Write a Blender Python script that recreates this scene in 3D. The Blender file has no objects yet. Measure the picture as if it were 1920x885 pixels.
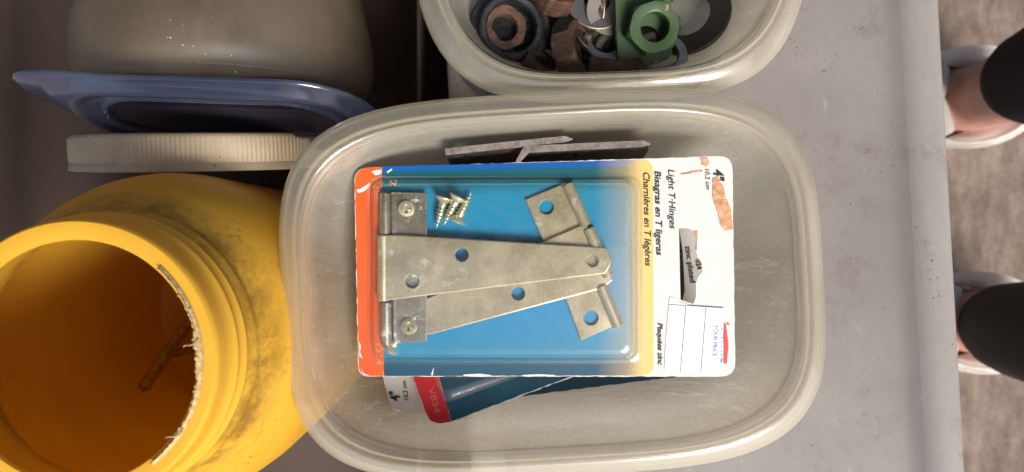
import bpy, bmesh, math, random
from mathutils import Vector, Matrix, Quaternion
from mathutils.noise import noise as pnoise
random.seed(7)
R = math.radians
C = bpy.context.scene.collection
SC = bpy.context.scene

# ------------------------------------------------------------------ camera
H = 0.75                      # camera height over the ground, looking straight down
F = 26.0/36.0*1920.0          # focal length in photo pixels
cam_d = bpy.data.cameras.new('camera')
cam_d.sensor_fit = 'HORIZONTAL'; cam_d.sensor_width = 36.0; cam_d.lens = 26.0
cam_d.clip_start = 0.01; cam_d.clip_end = 200
cam_d.dof.use_dof = True; cam_d.dof.focus_distance = 0.312; cam_d.dof.aperture_fstop = 11.0
cam = bpy.data.objects.new('camera', cam_d); C.objects.link(cam)
cam.location = (0, 0, H)
SC.camera = cam

# ------------------------------------------------------------------ sky, sun, exposure
SUN_EL, SUN_ROT = R(48), R(151)
SHADE_BLOCKER = (-5.0, .55, -.20, 6.0, 2.3)          # added unseen light blocker: x0, x1, y0, y1, height
W = bpy.data.worlds.new('World'); SC.world = W; W.use_nodes = True
nt = W.node_tree; nt.nodes.clear()
sky = nt.nodes.new('ShaderNodeTexSky'); sky.sky_type = 'NISHITA'; sky.sun_disc = False
sky.sun_elevation = SUN_EL; sky.sun_rotation = SUN_ROT; sky.dust_density = 4.0; sky.air_density = 1.0
bg = nt.nodes.new('ShaderNodeBackground'); bg.inputs['Strength'].default_value = 0.08
wo = nt.nodes.new('ShaderNodeOutputWorld')
nt.links.new(sky.outputs[0], bg.inputs[0]); nt.links.new(bg.outputs[0], wo.inputs[0])
sun_d = bpy.data.lights.new('sun', 'SUN'); sun_d.energy = 2.3; sun_d.angle = R(24); sun_d.color = (1.0, 0.975, 0.94)
sun = bpy.data.objects.new('sun', sun_d); C.objects.link(sun)
S = Vector((math.sin(SUN_ROT)*math.cos(SUN_EL), math.cos(SUN_ROT)*math.cos(SUN_EL), math.sin(SUN_EL)))
sun.rotation_mode = 'QUATERNION'; sun.rotation_quaternion = S.to_track_quat('Z', 'Y')
sun.location = S*3
SC.view_settings.view_transform = 'Standard'; SC.view_settings.look = 'None'
SC.view_settings.exposure = 0.95; SC.view_settings.gamma = 1.0

# ------------------------------------------------------------------ helpers: placing
def P(px, py, z):
    d = H - z
    return Vector(((px-960.0)/F*d, -(py-442.5)/F*d, z))
class Plane:
    """a real plane through three points; on() finds where the sight line of a photo pixel meets it"""
    def __init__(s, a, b, c):
        s.o = a; s.u = (b-a).normalized(); n = (b-a).cross(c-a).normalized()
        if n.z < 0: n = -n
        s.n = n; s.v = n.cross(s.u)
    def on(s, px, py, off=0.0):
        d = Vector(((px-960.0)/F, -(py-442.5)/F, -1.0)); o = Vector((0, 0, H))
        t = ((s.o + s.n*off) - o).dot(s.n)/d.dot(s.n)
        return o + d*t
    def mat(s, o=None):
        o = o or s.o
        return Matrix(((s.u.x, s.v.x, s.n.x, o.x), (s.u.y, s.v.y, s.n.y, o.y), (s.u.z, s.v.z, s.n.z, o.z), (0, 0, 0, 1)))
def frame(o, x, z):
    z = z.normalized(); y = z.cross(x).normalized(); x = y.cross(z)
    return Matrix(((x.x, y.x, z.x, o.x), (x.y, y.y, z.y, o.y), (x.z, y.z, z.z, o.z), (0, 0, 0, 1)))
def tag(o, label=None, cat=None, group=None, kind=None):
    if label: o['label'] = label
    if cat: o['category'] = cat
    if group: o['group'] = group
    if kind: o['kind'] = kind
    return o
def thing(name, label, cat, m=None, group=None):
    o = bpy.data.objects.new(name, None); C.objects.link(o)
    o.empty_display_size = 0.01
    o.matrix_world = m if isinstance(m, Matrix) else Matrix.Translation(m if m is not None else (0, 0, 0))
    return tag(o, label, cat, group)
def wm(o):
    m = o.matrix_basis.copy()
    while o.parent is not None:
        o = o.parent; m = o.matrix_basis @ m
    return m
def obj(name, bm, mat, parent=None, m=None, smooth=True, label=None, world=True, angle=40):
    """bm in world space -> one mesh object (in its parent's / its own frame)"""
    me = bpy.data.meshes.new(name)
    M = wm(parent) if parent is not None else (m if m is not None else Matrix())
    if world: bm.transform(M.inverted())
    bmesh.ops.recalc_face_normals(bm, faces=bm.faces[:])
    for f in bm.faces: f.smooth = smooth
    if smooth:
        for e in bm.edges:
            if len(e.link_faces) == 2 and e.calc_face_angle(0) > R(angle): e.smooth = False
    bm.to_mesh(me); bm.free()
    for mt in (mat if isinstance(mat, (list, tuple)) else [mat]): me.materials.append(mt)
    o = bpy.data.objects.new(name, me); C.objects.link(o)
    if parent is not None: o.parent = parent
    elif m is not None: o.matrix_world = m
    if label: o['label'] = label
    return o
def copy_tree(o, parent=None):
    c = o.copy(); C.objects.link(c)
    if parent is not None: c.parent = parent
    for ch in list(o.children): copy_tree(ch, c)
    return c

# ------------------------------------------------------------------ helpers: shapes
def loft(bm, rings, cap0=False, cap1=False, close=False):
    R_ = [[bm.verts.new(p) for p in r] for r in rings]
    n = len(R_[0]); k = len(R_)
    for i in range(k if close else k-1):
        a, b = R_[i], R_[(i+1) % k]
        for j in range(n):
            bm.faces.new((a[j], a[(j+1) % n], b[(j+1) % n], b[j]))
    if cap0: bm.faces.new(R_[0][::-1])
    if cap1: bm.faces.new(R_[-1])
    return R_
def lathe(bm, prof, seg=64, M=Matrix(), close=False, cap0=False, cap1=False, rfun=None):
    rings = []
    for (r, z) in prof:
        rings.append([M @ Vector(((r if rfun is None else rfun(r, 2*math.pi*j/seg, z))*math.cos(2*math.pi*j/seg),
                                  (r if rfun is None else rfun(r, 2*math.pi*j/seg, z))*math.sin(2*math.pi*j/seg), z)) for j in range(seg)])
    return loft(bm, rings, cap0, cap1, close)
def tube(bm, pts, rad, seg=16, caps=True):
    pts = [Vector(p) for p in pts]; rings = []
    prev = None
    for i, p in enumerate(pts):
        t = (pts[min(i+1, len(pts)-1)] - pts[max(i-1, 0)]).normalized()
        up = Vector((0, 0, 1)) if abs(t.z) < .9 else Vector((0, 1, 0))
        if prev is not None: up = prev
        a = t.cross(up).normalized(); b = a.cross(t); prev = b
        r = rad[i] if isinstance(rad, list) else rad
        rx, ry = r if isinstance(r, (list, tuple)) else (r, r)
        rings.append([p + a*rx*math.cos(2*math.pi*j/seg) + b*ry*math.sin(2*math.pi*j/seg) for j in range(seg)])
    return loft(bm, rings, caps, caps)
def se(cx, cy, a, b, n, rot, z, N=144):
    out = []
    for j in range(N):
        t = 2*math.pi*j/N; c, s = math.cos(t), math.sin(t)
        # even spacing by direction on the squarish curve
        r = (abs(c)**n + abs(s)**n)**(-1.0/n)
        x, y = a*r*c, b*r*s
        out.append(Vector((cx + x*math.cos(rot) - y*math.sin(rot), cy + x*math.sin(rot) + y*math.cos(rot), z)))
    return out
def rrect(x0, y0, x1, y1, r, k=8):
    out = []
    for (cx, cy, a0) in ((x1-r, y1-r, 0), (x0+r, y1-r, 90), (x0+r, y0+r, 180), (x1-r, y0+r, 270)):
        for i in range(k+1):
            a = R(a0 + 90*i/k); out.append((cx + r*math.cos(a), cy + r*math.sin(a)))
    return out
def circ(cx, cy, r, n=28, ry=None):
    return [(cx + r*math.cos(2*math.pi*i/n), cy + (ry or r)*math.sin(2*math.pi*i/n)) for i in range(n)]
def slab(bm, loops_top, loops_bot):
    """plate with holes: matching loops of world points on the upper and the lower face"""
    for loops in (loops_top, loops_bot):
        es = []
        for lp in loops:
            vs = [bm.verts.new(p) for p in lp]
            es += [bm.edges.new((vs[i], vs[(i+1) % len(vs)])) for i in range(len(vs))]
        bmesh.ops.triangle_fill(bm, use_beauty=True, use_dissolve=False, edges=es)
    for a, b in zip(loops_top, loops_bot):
        va = [bm.verts.new(p) for p in a]; vb = [bm.verts.new(p) for p in b]
        for i in range(len(va)):
            j = (i+1) % len(va); bm.faces.new((va[i], va[j], vb[j], vb[i]))
    bmesh.ops.remove_doubles(bm, verts=bm.verts[:], dist=1e-6)
def sheet(bm, pl, pxs, off, holes=()):
    es = []
    for lp in [pxs] + list(holes):
        vs = [bm.verts.new(pl.on(x, y, off)) for (x, y) in lp]
        es += [bm.edges.new((vs[i], vs[(i+1) % len(vs)])) for i in range(len(vs))]
    bmesh.ops.triangle_fill(bm, use_beauty=True, use_dissolve=False, edges=es)
def inset(lp, d):
    """move a traced loop inward by d photo pixels"""
    n = len(lp); ar = sum(lp[i][0]*lp[(i+1) % n][1]-lp[(i+1) % n][0]*lp[i][1] for i in range(n)); sg = 1 if ar > 0 else -1
    out = []
    for i in range(n):
        a, b, c = Vector(lp[i-1]), Vector(lp[i]), Vector(lp[(i+1) % n])
        e1 = (b-a).normalized(); e2 = (c-b).normalized()
        q = Vector((-e1.y-e2.y, e1.x+e2.x)); q = q.normalized() if q.length > 1e-6 else Vector((-e1.y, e1.x))
        out.append((b.x+q.x*d*sg, b.y+q.y*d*sg))
    return out
def chslab(bm, pl, outline, holes, o0, o1, ch=2.2):
    """metal plate with a small worn chamfer round its upper edges"""
    loops = [outline] + list(holes)
    mid = [[pl.on(x, y, o1-.00022) for (x, y) in lp] for lp in loops]
    bot = [[p - pl.n*(o1-.00022-o0) for p in lp] for lp in mid]
    top = [[pl.on(x, y, o1) for (x, y) in inset(lp, ch if k == 0 else -ch*.6)] for k, lp in enumerate(loops)]
    for loops_ in (top, bot):
        es = []
        for lp in loops_:
            vs = [bm.verts.new(p) for p in lp]; es += [bm.edges.new((vs[i], vs[(i+1) % len(vs)])) for i in range(len(vs))]
        bmesh.ops.triangle_fill(bm, use_beauty=True, use_dissolve=False, edges=es)
    for A_, B_ in ((top, mid), (mid, bot)):
        for a, b in zip(A_, B_):
            va = [bm.verts.new(p) for p in a]; vb = [bm.verts.new(p) for p in b]
            for i in range(len(va)):
                j = (i+1) % len(va); bm.faces.new((va[i], va[j], vb[j], vb[i]))
    bmesh.ops.remove_doubles(bm, verts=bm.verts[:], dist=1e-6)
def plslab(bm, pl, outline, holes, o0, o1):
    """plate parallel to a plane: outline/holes traced at offset o1, thickness o1-o0"""
    loops = [outline] + list(holes)
    top = [[pl.on(x, y, o1) for (x, y) in lp] for lp in loops]
    bot = [[p - pl.n*(o1-o0) for p in lp] for lp in top]
    slab(bm, top, bot)
def ragged(pts, amp, step=9):
    out = []
    for i, (x, y) in enumerate(pts):
        x2, y2 = pts[(i+1) % len(pts)]; L = math.hypot(x2-x, y2-y); n = max(1, int(L/step))
        for k in range(n):
            t = k/n; a = amp*(random.random()-.5)*2 if k else 0
            out.append((x+(x2-x)*t - (y2-y)/max(L, 1e-6)*a, y+(y2-y)*t + (x2-x)/max(L, 1e-6)*a))
    return out
def text(bm, s, p0, p1, cap, pl, off, shear=0.0, bold=0.0):
    cu = bpy.data.curves.new('text', 'FONT'); cu.body = s; cu.size = 1.0; cu.offset = bold; cu.resolution_u = 4
    to = bpy.data.objects.new('text', cu); C.objects.link(to)
    dg = bpy.context.evaluated_depsgraph_get()
    me = bpy.data.meshes.new_from_object(to.evaluated_get(dg))
    bpy.data.objects.remove(to); bpy.data.curves.remove(cu)
    xs = [v.co.x for v in me.vertices]; x0, x1 = min(xs), max(xs)
    a, b = Vector(p0), Vector(p1); d = b-a; L = d.length; d /= L; up = Vector((d.y, -d.x))
    ky = cap/0.69
    base = len(bm.verts); vs = []
    for v in me.vertices:
        y = v.co.y*ky; x = (v.co.x-x0)/(x1-x0)*L + y*shear
        q = a + d*x + up*y
        vs.append(bm.verts.new(pl.on(q.x, q.y, off)))
    for p in me.polygons:
        try: bm.faces.new([vs[i] for i in p.vertices])
        except ValueError: pass
    bpy.data.meshes.remove(me)

# ------------------------------------------------------------------ helpers: materials
def lin(*c):
    return tuple((x/255/12.92 if x/255 <= .04045 else ((x/255+.055)/1.055)**2.4) for x in c) + (1,)
class Mat:
    def __init__(s, name):
        s.m = bpy.data.materials.new(name); s.m.use_nodes = True; s.t = s.m.node_tree; s.t.nodes.clear()
        s.out = s.t.nodes.new('ShaderNodeOutputMaterial'); s.tc = s.t.nodes.new('ShaderNodeTexCoord')
    def n(s, kind, **kw):
        nd = s.t.nodes.new('ShaderNode'+kind)
        for k, v in kw.items():
            if k.startswith('i_'):
                nm = k[2:].replace('_', ' '); nd.inputs[nm].default_value = v
            else: setattr(nd, k, v)
        return nd
    def l(s, a, b): s.t.links.new(a, b)
    def coord(s, scale=(1, 1, 1), rot=(0, 0, 0)):
        mp = s.n('Mapping'); mp.inputs['Scale'].default_value = scale; mp.inputs['Rotation'].default_value = rot
        s.l(s.tc.outputs['Object'], mp.inputs['Vector']); return mp.outputs[0]
    def noise(s, scale, vec=None, detail=4, rough=.55, dist=0):
        nz = s.n('TexNoise', i_Scale=scale, i_Detail=detail, i_Roughness=rough, i_Distortion=dist)
        s.l(vec if vec is not None else s.coord(), nz.inputs['Vector']); return nz.outputs['Fac']
    def ramp(s, fac, stops, interp='LINEAR'):
        r = s.n('ValToRGB'); r.color_ramp.interpolation = interp; e = r.color_ramp.elements
        while len(e) < len(stops): e.new(.5)
        for el, (p, c) in zip(e, stops):
            el.position = p; el.color = c if len(c) == 4 else tuple(c)+(1,)
        s.l(fac, r.inputs[0]); return r.outputs[0]
    def mix(s, fac, a, b, mode='MIX'):
        m = s.n('Mix', data_type='RGBA', blend_type=mode)
        for v, i in ((fac, 0), (a, 6), (b, 7)):
            if hasattr(v, 'links') or hasattr(v, 'is_linked'): s.l(v, m.inputs[i])
            else: m.inputs[i].default_value = v
        return m.outputs[2]
    def math(s, op, a, b=0.0, c=None):
        m = s.n('Math', operation=op)
        for i, v in enumerate((a, b)):
            if hasattr(v, 'is_linked'): s.l(v, m.inputs[i])
            else: m.inputs[i].default_value = v
        return m.outputs[0]
    def bump(s, h, strength, dist=.001):
        b = s.n('Bump', i_Strength=strength, i_Distance=dist); s.l(h, b.inputs['Height']); return b.outputs[0]
    def pbr(s, col, rough=.5, metal=0.0, spec=.5, normal=None, coat=0.0):
        p = s.n('BsdfPrincipled')
        for v, k in ((col, 'Base Color'), (rough, 'Roughness'), (metal, 'Metallic'), (spec, 'Specular IOR Level'), (coat, 'Coat Weight')):
            if hasattr(v, 'is_linked'): s.l(v, p.inputs[k])
            else: p.inputs[k].default_value = v
        if normal is not None: s.l(normal, p.inputs['Normal'])
        return p.outputs[0]
    def schlick(s, f0=.045, normal=None):
        lw = s.n('LayerWeight', i_Blend=.5)
        if normal is not None: s.l(normal, lw.inputs['Normal'])
        return s.math('ADD', s.math('MULTIPLY', s.math('POWER', lw.outputs['Facing'], 5.0), 1-f0), f0)
    def mixsh(s, fac, a, b):
        m = s.n('MixShader')
        if hasattr(fac, 'is_linked'): s.l(fac, m.inputs[0])
        else: m.inputs[0].default_value = fac
        s.l(a, m.inputs[1]); s.l(b, m.inputs[2]); return m.outputs[0]
    def done(s, sh): s.l(sh, s.out.inputs['Surface']); return s.m
    def specks(s, scale, thr, vec=None):
        """mask of small scattered specks"""
        v = s.n('TexVoronoi', i_Scale=scale); s.l(vec if vec is not None else s.coord(), v.inputs['Vector'])
        sz = s.math('MULTIPLY', s.ramp(s.noise(scale*.13), [(.5, (0, 0, 0)), (.72, (1, 1, 1))]), thr)
        return s.math('LESS_THAN', v.outputs['Distance'], sz)

def simple(name, c1, c2, scale=200, rough=.5, metal=0.0, bump=0.0, spec=.5, coat=0.0, dirt=None, dscale=500, dthr=.16):
    m = Mat(name); f = m.noise(scale, detail=6)
    col = m.ramp(f, [(.3, c1), (.7, c2)])
    if dirt: col = m.mix(m.specks(dscale, dthr), col, dirt)
    nrm = m.bump(m.noise(scale*3), bump) if bump else None
    return m.done(m.pbr(col, rough, metal, spec, nrm, coat))
def poly(name, c1, c2, clear=.25, glow=.35, rough=.3, scale=60, streak=(1, 1, 1), dirt=lin(60, 45, 35), dthr=.12, dscale=420, bump=.15, coat=.3, tint=None, scratch=0, gloss=0):
    """cloudy polypropylene: part see-through, part light-scattering, glossy skin"""
    m = Mat(name); v = m.coord(streak)
    f = m.noise(scale, v, 7, .6)
    col = m.ramp(f, [(.32, c1), (.68, c2)])
    dm = m.specks(dscale, dthr); col = m.mix(dm, col, dirt)
    scr = m.noise(scale*9, m.coord((streak[0]*.35, streak[1], streak[2])), 5, .7)
    if scratch:
        gr = m.ramp(m.noise(700, m.coord((.6, 1.2, 1)), 5, .75), [(.35, lin(120, 112, 96)), (.65, lin(236, 232, 218))])
        col = m.mix(.24, col, gr)
        for (sc_, rt, th) in ((110, .35, .63), (150, 1.9, .635), (95, 2.8, .64), (80, 1.2, .64), (45, .1, .63)):
            w_ = m.ramp(m.noise(sc_, m.coord((.10, 3.4, .6), (0, 0, rt)), 3, .55), [(th, (0,)*3), (th+.02, (scratch,)*3), (th+.05, (0,)*3)])
            w_ = m.math('MULTIPLY', w_, m.ramp(m.noise(19, m.coord((1, 1, 1), (0, 0, rt)), 3), [(.47, (.06,)*3), (.66, (1,)*3)]))
            col = m.mix(w_, col, lin(255, 254, 250))
    nrm = m.bump(scr, bump, .0006)
    ro = m.ramp(m.noise(scale*2, v, 5), [(.3, (rough*.7,)*3), (.75, (min(1, rough*1.6),)*3)])
    base = m.pbr(col, ro, 0, .5, nrm, coat)
    tr = m.n('BsdfTranslucent'); m.l(col, tr.inputs[0])
    a = m.mixsh(glow, base, tr.outputs[0])
    tp = m.n('BsdfTransparent'); tp.inputs[0].default_value = tint or (.95, .93, .88, 1)
    lw = m.n('LayerWeight', i_Blend=.35)
    slant = m.math('SUBTRACT', 1.0, m.math('MULTIPLY', m.math('POWER', lw.outputs['Facing'], 1.6), .9))
    fac = m.math('MULTIPLY', m.math('MULTIPLY', m.math('SUBTRACT', 1.0, dm), slant), clear)
    sh = m.mixsh(fac, a, tp.outputs[0])
    if gloss:       # bare plastic skin: clear reflection over everything else
        fr = m.schlick(); gl = m.n('BsdfGlossy', i_Roughness=rough)
        sh = m.mixsh(m.math('MINIMUM', m.math('MULTIPLY', fr, gloss), .32), sh, gl.outputs[0])
    return m.done(sh)
def clearfilm(name, tint, haze=.04, rough=.06):
    m = Mat(name)
    tp = m.n('BsdfTransparent'); tp.inputs[0].default_value = tint
    g = m.n('BsdfGlossy', i_Roughness=rough)
    nb = m.bump(m.noise(60, detail=3), .10, .002); m.l(nb, g.inputs['Normal']); fr = m.schlick(.05, nb)
    a = m.mixsh(m.math('MULTIPLY', fr, 2.1), tp.outputs[0], g.outputs[0])
    d = m.n('BsdfDiffuse'); d.inputs[0].default_value = (.75, .76, .72, 1)
    h = m.math('MULTIPLY', m.ramp(m.noise(140, detail=8, rough=.7), [(.4, (.2,)*3), (.75, (1,)*3)]), haze)
    return m.done(m.mixsh(h, a, d.outputs[0]))

def ground_mat():
    m = Mat('worn_floor')
    st = m.noise(26, m.coord((2.4, .8, 1)), 8, .68)
    bl = m.noise(9, None, 5, .6)
    gr = m.noise(170, m.coord((1.3, .8, 1)), 8, .8)
    f = m.math('ADD', m.math('ADD', m.math('MULTIPLY', st, .44), m.math('MULTIPLY', bl, .26)), m.math('MULTIPLY', gr, .30))
    col = m.ramp(f, [(.34, lin(74, 63, 56)), (.5, lin(118, 103, 92)), (.66, lin(154, 140, 127))])
    return m.done(m.pbr(col, .85, 0, .2, m.bump(st, .3, .003)))
def bin_mat(name, a_, b_, glow=.42):
    m = Mat(name)
    f = m.noise(9, m.coord((1, 1, 1)), 8, .62)
    col = m.ramp(f, [(.3, a_), (.7, b_)])
    fine = m.noise(420, m.coord((1, .5, 1)), 5, .7)
    col = m.mix(m.ramp(fine, [(.5, (0,)*3), (.85, (.28,)*3)]), col, lin(130, 120, 112))
    blot = m.ramp(m.noise(38, None, 9, .75), [(.56, (0,)*3), (.70, (.8,)*3)]); col = m.mix(blot, col, lin(150, 138, 128))
    dm = m.specks(420, .22); col = m.mix(dm, col, lin(104, 92, 86))
    sc = m.ramp(m.noise(60, m.coord((2, 1, .2), (0, 0, .5)), 6, .75), [(.62, (0,)*3), (.7, (.4,)*3)])
    col = m.mix(sc, col, lin(206, 202, 198))
    base = m.pbr(col, .4, 0, .4, m.bump(fine, .06, .0006))
    tr = m.n('BsdfTranslucent'); m.l(col, tr.inputs[0])
    a = m.mixsh(glow, base, tr.outputs[0])
    tp = m.n('BsdfTransparent'); tp.inputs[0].default_value = (.9, .88, .86, 1)
    return m.done(m.mixsh(.1, a, tp.outputs[0]))
def jar_mat():
    m = Mat('yellow_plastic')
    f = m.noise(30, None, 6)
    col = m.ramp(f, [(.3, lin(225, 173, 54)), (.7, lin(234, 185, 64))])
    # grime in the groove under the neck (a band by height) and specks over the shoulder
    sx = m.n('SeparateXYZ'); m.l(m.tc.outputs['Object'], sx.inputs[0])
    z = sx.outputs[2]
    band = m.ramp(z, [(.150/.25, (0,)*3), (.1555/.25, (1,)*3), (.1605/.25, (.9,)*3), (.165/.25, (0,)*3)])
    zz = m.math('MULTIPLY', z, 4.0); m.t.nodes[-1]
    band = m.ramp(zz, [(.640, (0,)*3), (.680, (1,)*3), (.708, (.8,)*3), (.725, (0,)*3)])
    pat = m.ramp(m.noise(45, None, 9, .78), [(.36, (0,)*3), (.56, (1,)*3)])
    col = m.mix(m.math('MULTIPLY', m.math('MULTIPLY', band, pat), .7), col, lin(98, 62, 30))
    wide = m.ramp(zz, [(.46, (0,)*3), (.66, (1,)*3), (.75, (0,)*3)])
    sp = m.math('MULTIPLY', m.ramp(m.noise(420, None, 6, .8), [(.53, (0,)*3), (.62, (.9,)*3)]), m.math('MULTIPLY', wide, m.ramp(m.noise(35, None, 4), [(.4, (0,)*3), (.65, (1,)*3)])))
    col = m.mix(sp, col, lin(120, 80, 32))
    base = m.pbr(col, .38, 0, .4, m.bump(m.noise(300), .05, .0008))
    tr = m.n('BsdfTranslucent'); m.l(col, tr.inputs[0])
    return m.done(m.mixsh(.30, base, tr.outputs[0]))
def zinc_mat(name, mott=.5, c1=lin(188, 171, 132), c2=lin(216, 203, 170)):
    m = Mat(name)
    f = m.noise(900, None, 4, .7); g = m.noise(70, None, 7, .65)
    col = m.ramp(m.math('ADD', m.math('MULTIPLY', f, .45), m.math('MULTIPLY', g, .55)), [(.36, c1), (.66, c2)])
    ox = m.math('MULTIPLY', m.ramp(m.noise(95, m.coord((1, 1.3, 1)), 9, .75), [(.585, (0,)*3), (.65, (1,)*3)]), mott)
    col = m.mix(ox, col, lin(205, 203, 192))
    met = m.math('SUBTRACT', .74, m.math('MULTIPLY', ox, .55))
    sc = m.math('ADD', m.noise(260, m.coord((1, .12, 1), (0, 0, .3)), 5, .7), m.math('MULTIPLY', m.noise(38, None, 2), 4.5))
    ro = m.ramp(g, [(.3, (.22,)*3), (.7, (.36,)*3)])
    return m.done(m.pbr(col, ro, met, .5, m.bump(sc, .1, .0005)))
def rust_mat(name, c1, c2, c3, metal=.25, scale=150):
    m = Mat(name); f = m.noise(scale, None, 9, .72)
    col = m.ramp(f, [(.34, c1), (.52, c2), (.68, c3)])
    return m.done(m.pbr(col, .62, metal, .35, m.bump(m.noise(scale*4, None, 6), .45, .001)))
def steel_mat(name, c=lin(150, 150, 150), rough=.3):
    m = Mat(name); f = m.noise(160, None, 7, .7)
    col = m.mix(f, c, tuple(x*.55 for x in c[:3])+(1,))
    return m.done(m.pbr(col, m.ramp(f, [(.3, (rough,)*3), (.75, (rough*1.7,)*3)]), .95, .5, m.bump(m.noise(500), .08, .0005)))
def ink(name, c, rough=.45, worn=.0):
    m = Mat(name); f = m.noise(700, None, 4, .7)
    col = m.mix(m.ramp(f, [(.55, (0,)*3), (.75, (worn,)*3)]), c, lin(228, 220, 210))
    return m.done(m.pbr(col, rough, 0, .4, None, .2))
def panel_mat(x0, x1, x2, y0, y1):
    """printed panel: blue running into yellow along the card, blister flange shade painted in as teal and slate edges"""
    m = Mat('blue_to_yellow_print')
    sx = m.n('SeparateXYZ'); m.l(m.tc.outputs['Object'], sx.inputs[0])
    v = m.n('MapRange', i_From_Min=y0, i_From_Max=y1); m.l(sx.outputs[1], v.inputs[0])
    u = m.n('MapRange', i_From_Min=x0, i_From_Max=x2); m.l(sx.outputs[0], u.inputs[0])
    blue = m.ramp(v.outputs[0], [(0, lin(22, 66, 86)), (.066, lin(18, 74, 98)), (.085, lin(16, 124, 156)), (.25, lin(4, 128, 176)), (.5, lin(2, 128, 180)), (.85, lin(12, 130, 164)), (.905, lin(4, 106, 126)), (.918, lin(8, 82, 90)), (.972, lin(10, 82, 90)), (.980, lin(0, 80, 150))])  # dark teal and slate stops paint in the shade of the blister flange
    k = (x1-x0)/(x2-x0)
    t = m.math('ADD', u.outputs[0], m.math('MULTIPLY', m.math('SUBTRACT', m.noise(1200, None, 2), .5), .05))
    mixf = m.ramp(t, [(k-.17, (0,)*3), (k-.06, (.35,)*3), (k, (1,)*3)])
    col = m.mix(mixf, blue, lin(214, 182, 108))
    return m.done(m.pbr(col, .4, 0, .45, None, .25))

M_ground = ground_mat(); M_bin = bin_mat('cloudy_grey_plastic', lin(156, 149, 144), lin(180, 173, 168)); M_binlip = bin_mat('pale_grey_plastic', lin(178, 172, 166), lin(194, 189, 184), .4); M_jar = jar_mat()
M_zinc = zinc_mat('zinc_plate', .6); M_zinc_old = zinc_mat('mottled_zinc_plate', 1.0, lin(132, 122, 102), lin(184, 176, 156))
M_screw = zinc_mat('zinc_screw', .1, lin(196, 190, 160), lin(226, 221, 194))
M_pp = poly('cloudy_food_plastic', lin(206, 195, 171), lin(246, 239, 221), clear=.24, glow=.58, rough=.3, scale=14, streak=(.45, 2.2, 1), dthr=.1, bump=.25, coat=.0, scratch=.7, gloss=1.2)
M_pprim = poly('clear_rim_plastic', lin(245, 237, 213), lin(252, 247, 231), clear=.82, glow=.5, rough=.13, scale=8, dthr=.04, bump=.0, coat=0, gloss=1.8)
M_blue = poly('blue_clear_plastic', lin(66, 80, 114), lin(94, 106, 136), clear=.80, glow=.3, rough=.12, scale=30, dirt=lin(200, 195, 185), dthr=.08, bump=.04, coat=.8, tint=(.84, .87, .93, 1), gloss=1.2)
M_white = simple('card_white', lin(202, 196, 187), lin(212, 207, 200), 120, .6, dirt=lin(150, 130, 110), dscale=260, dthr=.07)
M_sticker = simple('sticker_paper', lin(214, 212, 211), lin(222, 221, 221), 90, .5)
M_orange = simple('orange_print', lin(202, 80, 28), lin(212, 90, 36), 60, .35, coat=.4)
M_red = simple('red_print', lin(168, 34, 40), lin(184, 44, 48), 60, .4, coat=.3)
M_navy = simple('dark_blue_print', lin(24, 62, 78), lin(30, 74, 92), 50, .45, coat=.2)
M_tan = simple('torn_kraft', lin(172, 120, 84), lin(214, 170, 134), 420, .9, bump=.5)
M_ink = ink('black_ink', lin(34, 32, 34), worn=.25); M_inkblue = ink('blue_ink', lin(70, 110, 160), worn=.2); M_inkred = ink('red_ink', lin(214, 52, 62))
M_inkpale = ink('pale_ink', lin(214, 138, 84)); M_inkrose = ink('rose_ink', lin(186, 88, 80))
M_clear = clearfilm('clear_blister', (.97, .98, .97, 1), .035)

# ================================================================== SETTING
bm = bmesh.new(); bmesh.ops.create_grid(bm, x_segments=2, y_segments=2, size=30)
tag(obj('floor', bm, M_ground), kind='structure')
bm = bmesh.new(); bmesh.ops.create_cube(bm, size=1)
for v in bm.verts: v.co = Vector((-.162+v.co.x*.22, v.co.y*.56, .148+v.co.z*.296))
bmesh.ops.bevel(bm, geom=bm.edges[:], offset=.004, segments=2, affect='EDGES')
tag(obj('platform', bm, simple('plank_wood', lin(96, 74, 54), lin(124, 98, 72), 30, .7)), kind='structure')
# unseen slab added overhead to keep sky light off the upper left
bm = bmesh.new(); bmesh.ops.create_cube(bm, size=1)
for v in bm.verts: v.co = Vector((SHADE_BLOCKER[0]+(v.co.x+.5)*(SHADE_BLOCKER[1]-SHADE_BLOCKER[0]), SHADE_BLOCKER[2]+(v.co.y+.5)*(SHADE_BLOCKER[3]-SHADE_BLOCKER[2]), SHADE_BLOCKER[4]+v.co.z*.12))
tag(obj('shade_blocker', bm, simple('shade_blocker_surface', lin(74, 66, 58), lin(92, 82, 72), 5, .8), smooth=False), kind='structure')

# ------------------------------------------------------------------ the closed grey bin the tubs stand on
BIN = Matrix.Translation((.0885, 0, .0)) @ Matrix.Rotation(R(3.2), 4, 'Z')
LZ = .4035                                      # top face of the lid
t = thing('storage_bin', 'large cloudy grey plastic bin with a dusty lid under both food tubs', 'bin', BIN)
def bin_ring(off, z):
    return [BIN @ Vector((x, y, z)) for (x, y) in rrect(-.1100-off, -.34-off, .1100+off, .34+off, max(.012, .028+off), 10)]
bm = bmesh.new()
loft(bm, [bin_ring(o, z) for (o, z) in [(-.030, .002), (-.022, .004), (-.018, .012), (-.002, .385), (-.0015, .392), (-.0035, .392), (-.0040, .385), (-.020, .014), (-.032, .006)]], True, True)
obj('body', bm, M_bin, t)
bm = bmesh.new()
loft(bm, [bin_ring(o, z) for (o, z) in [(-.09, LZ), (-.026, LZ), (-.021, LZ+.0002), (-.0165, LZ+.0012), (-.0125, LZ+.0034), (-.0125, LZ+.0022), (-.0165, LZ-.0006), (-.022, LZ-.0016), (-.09, LZ-.0018)]], True, True)
lidp = obj('lid', bm, M_bin, t)
bm = bmesh.new()
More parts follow.
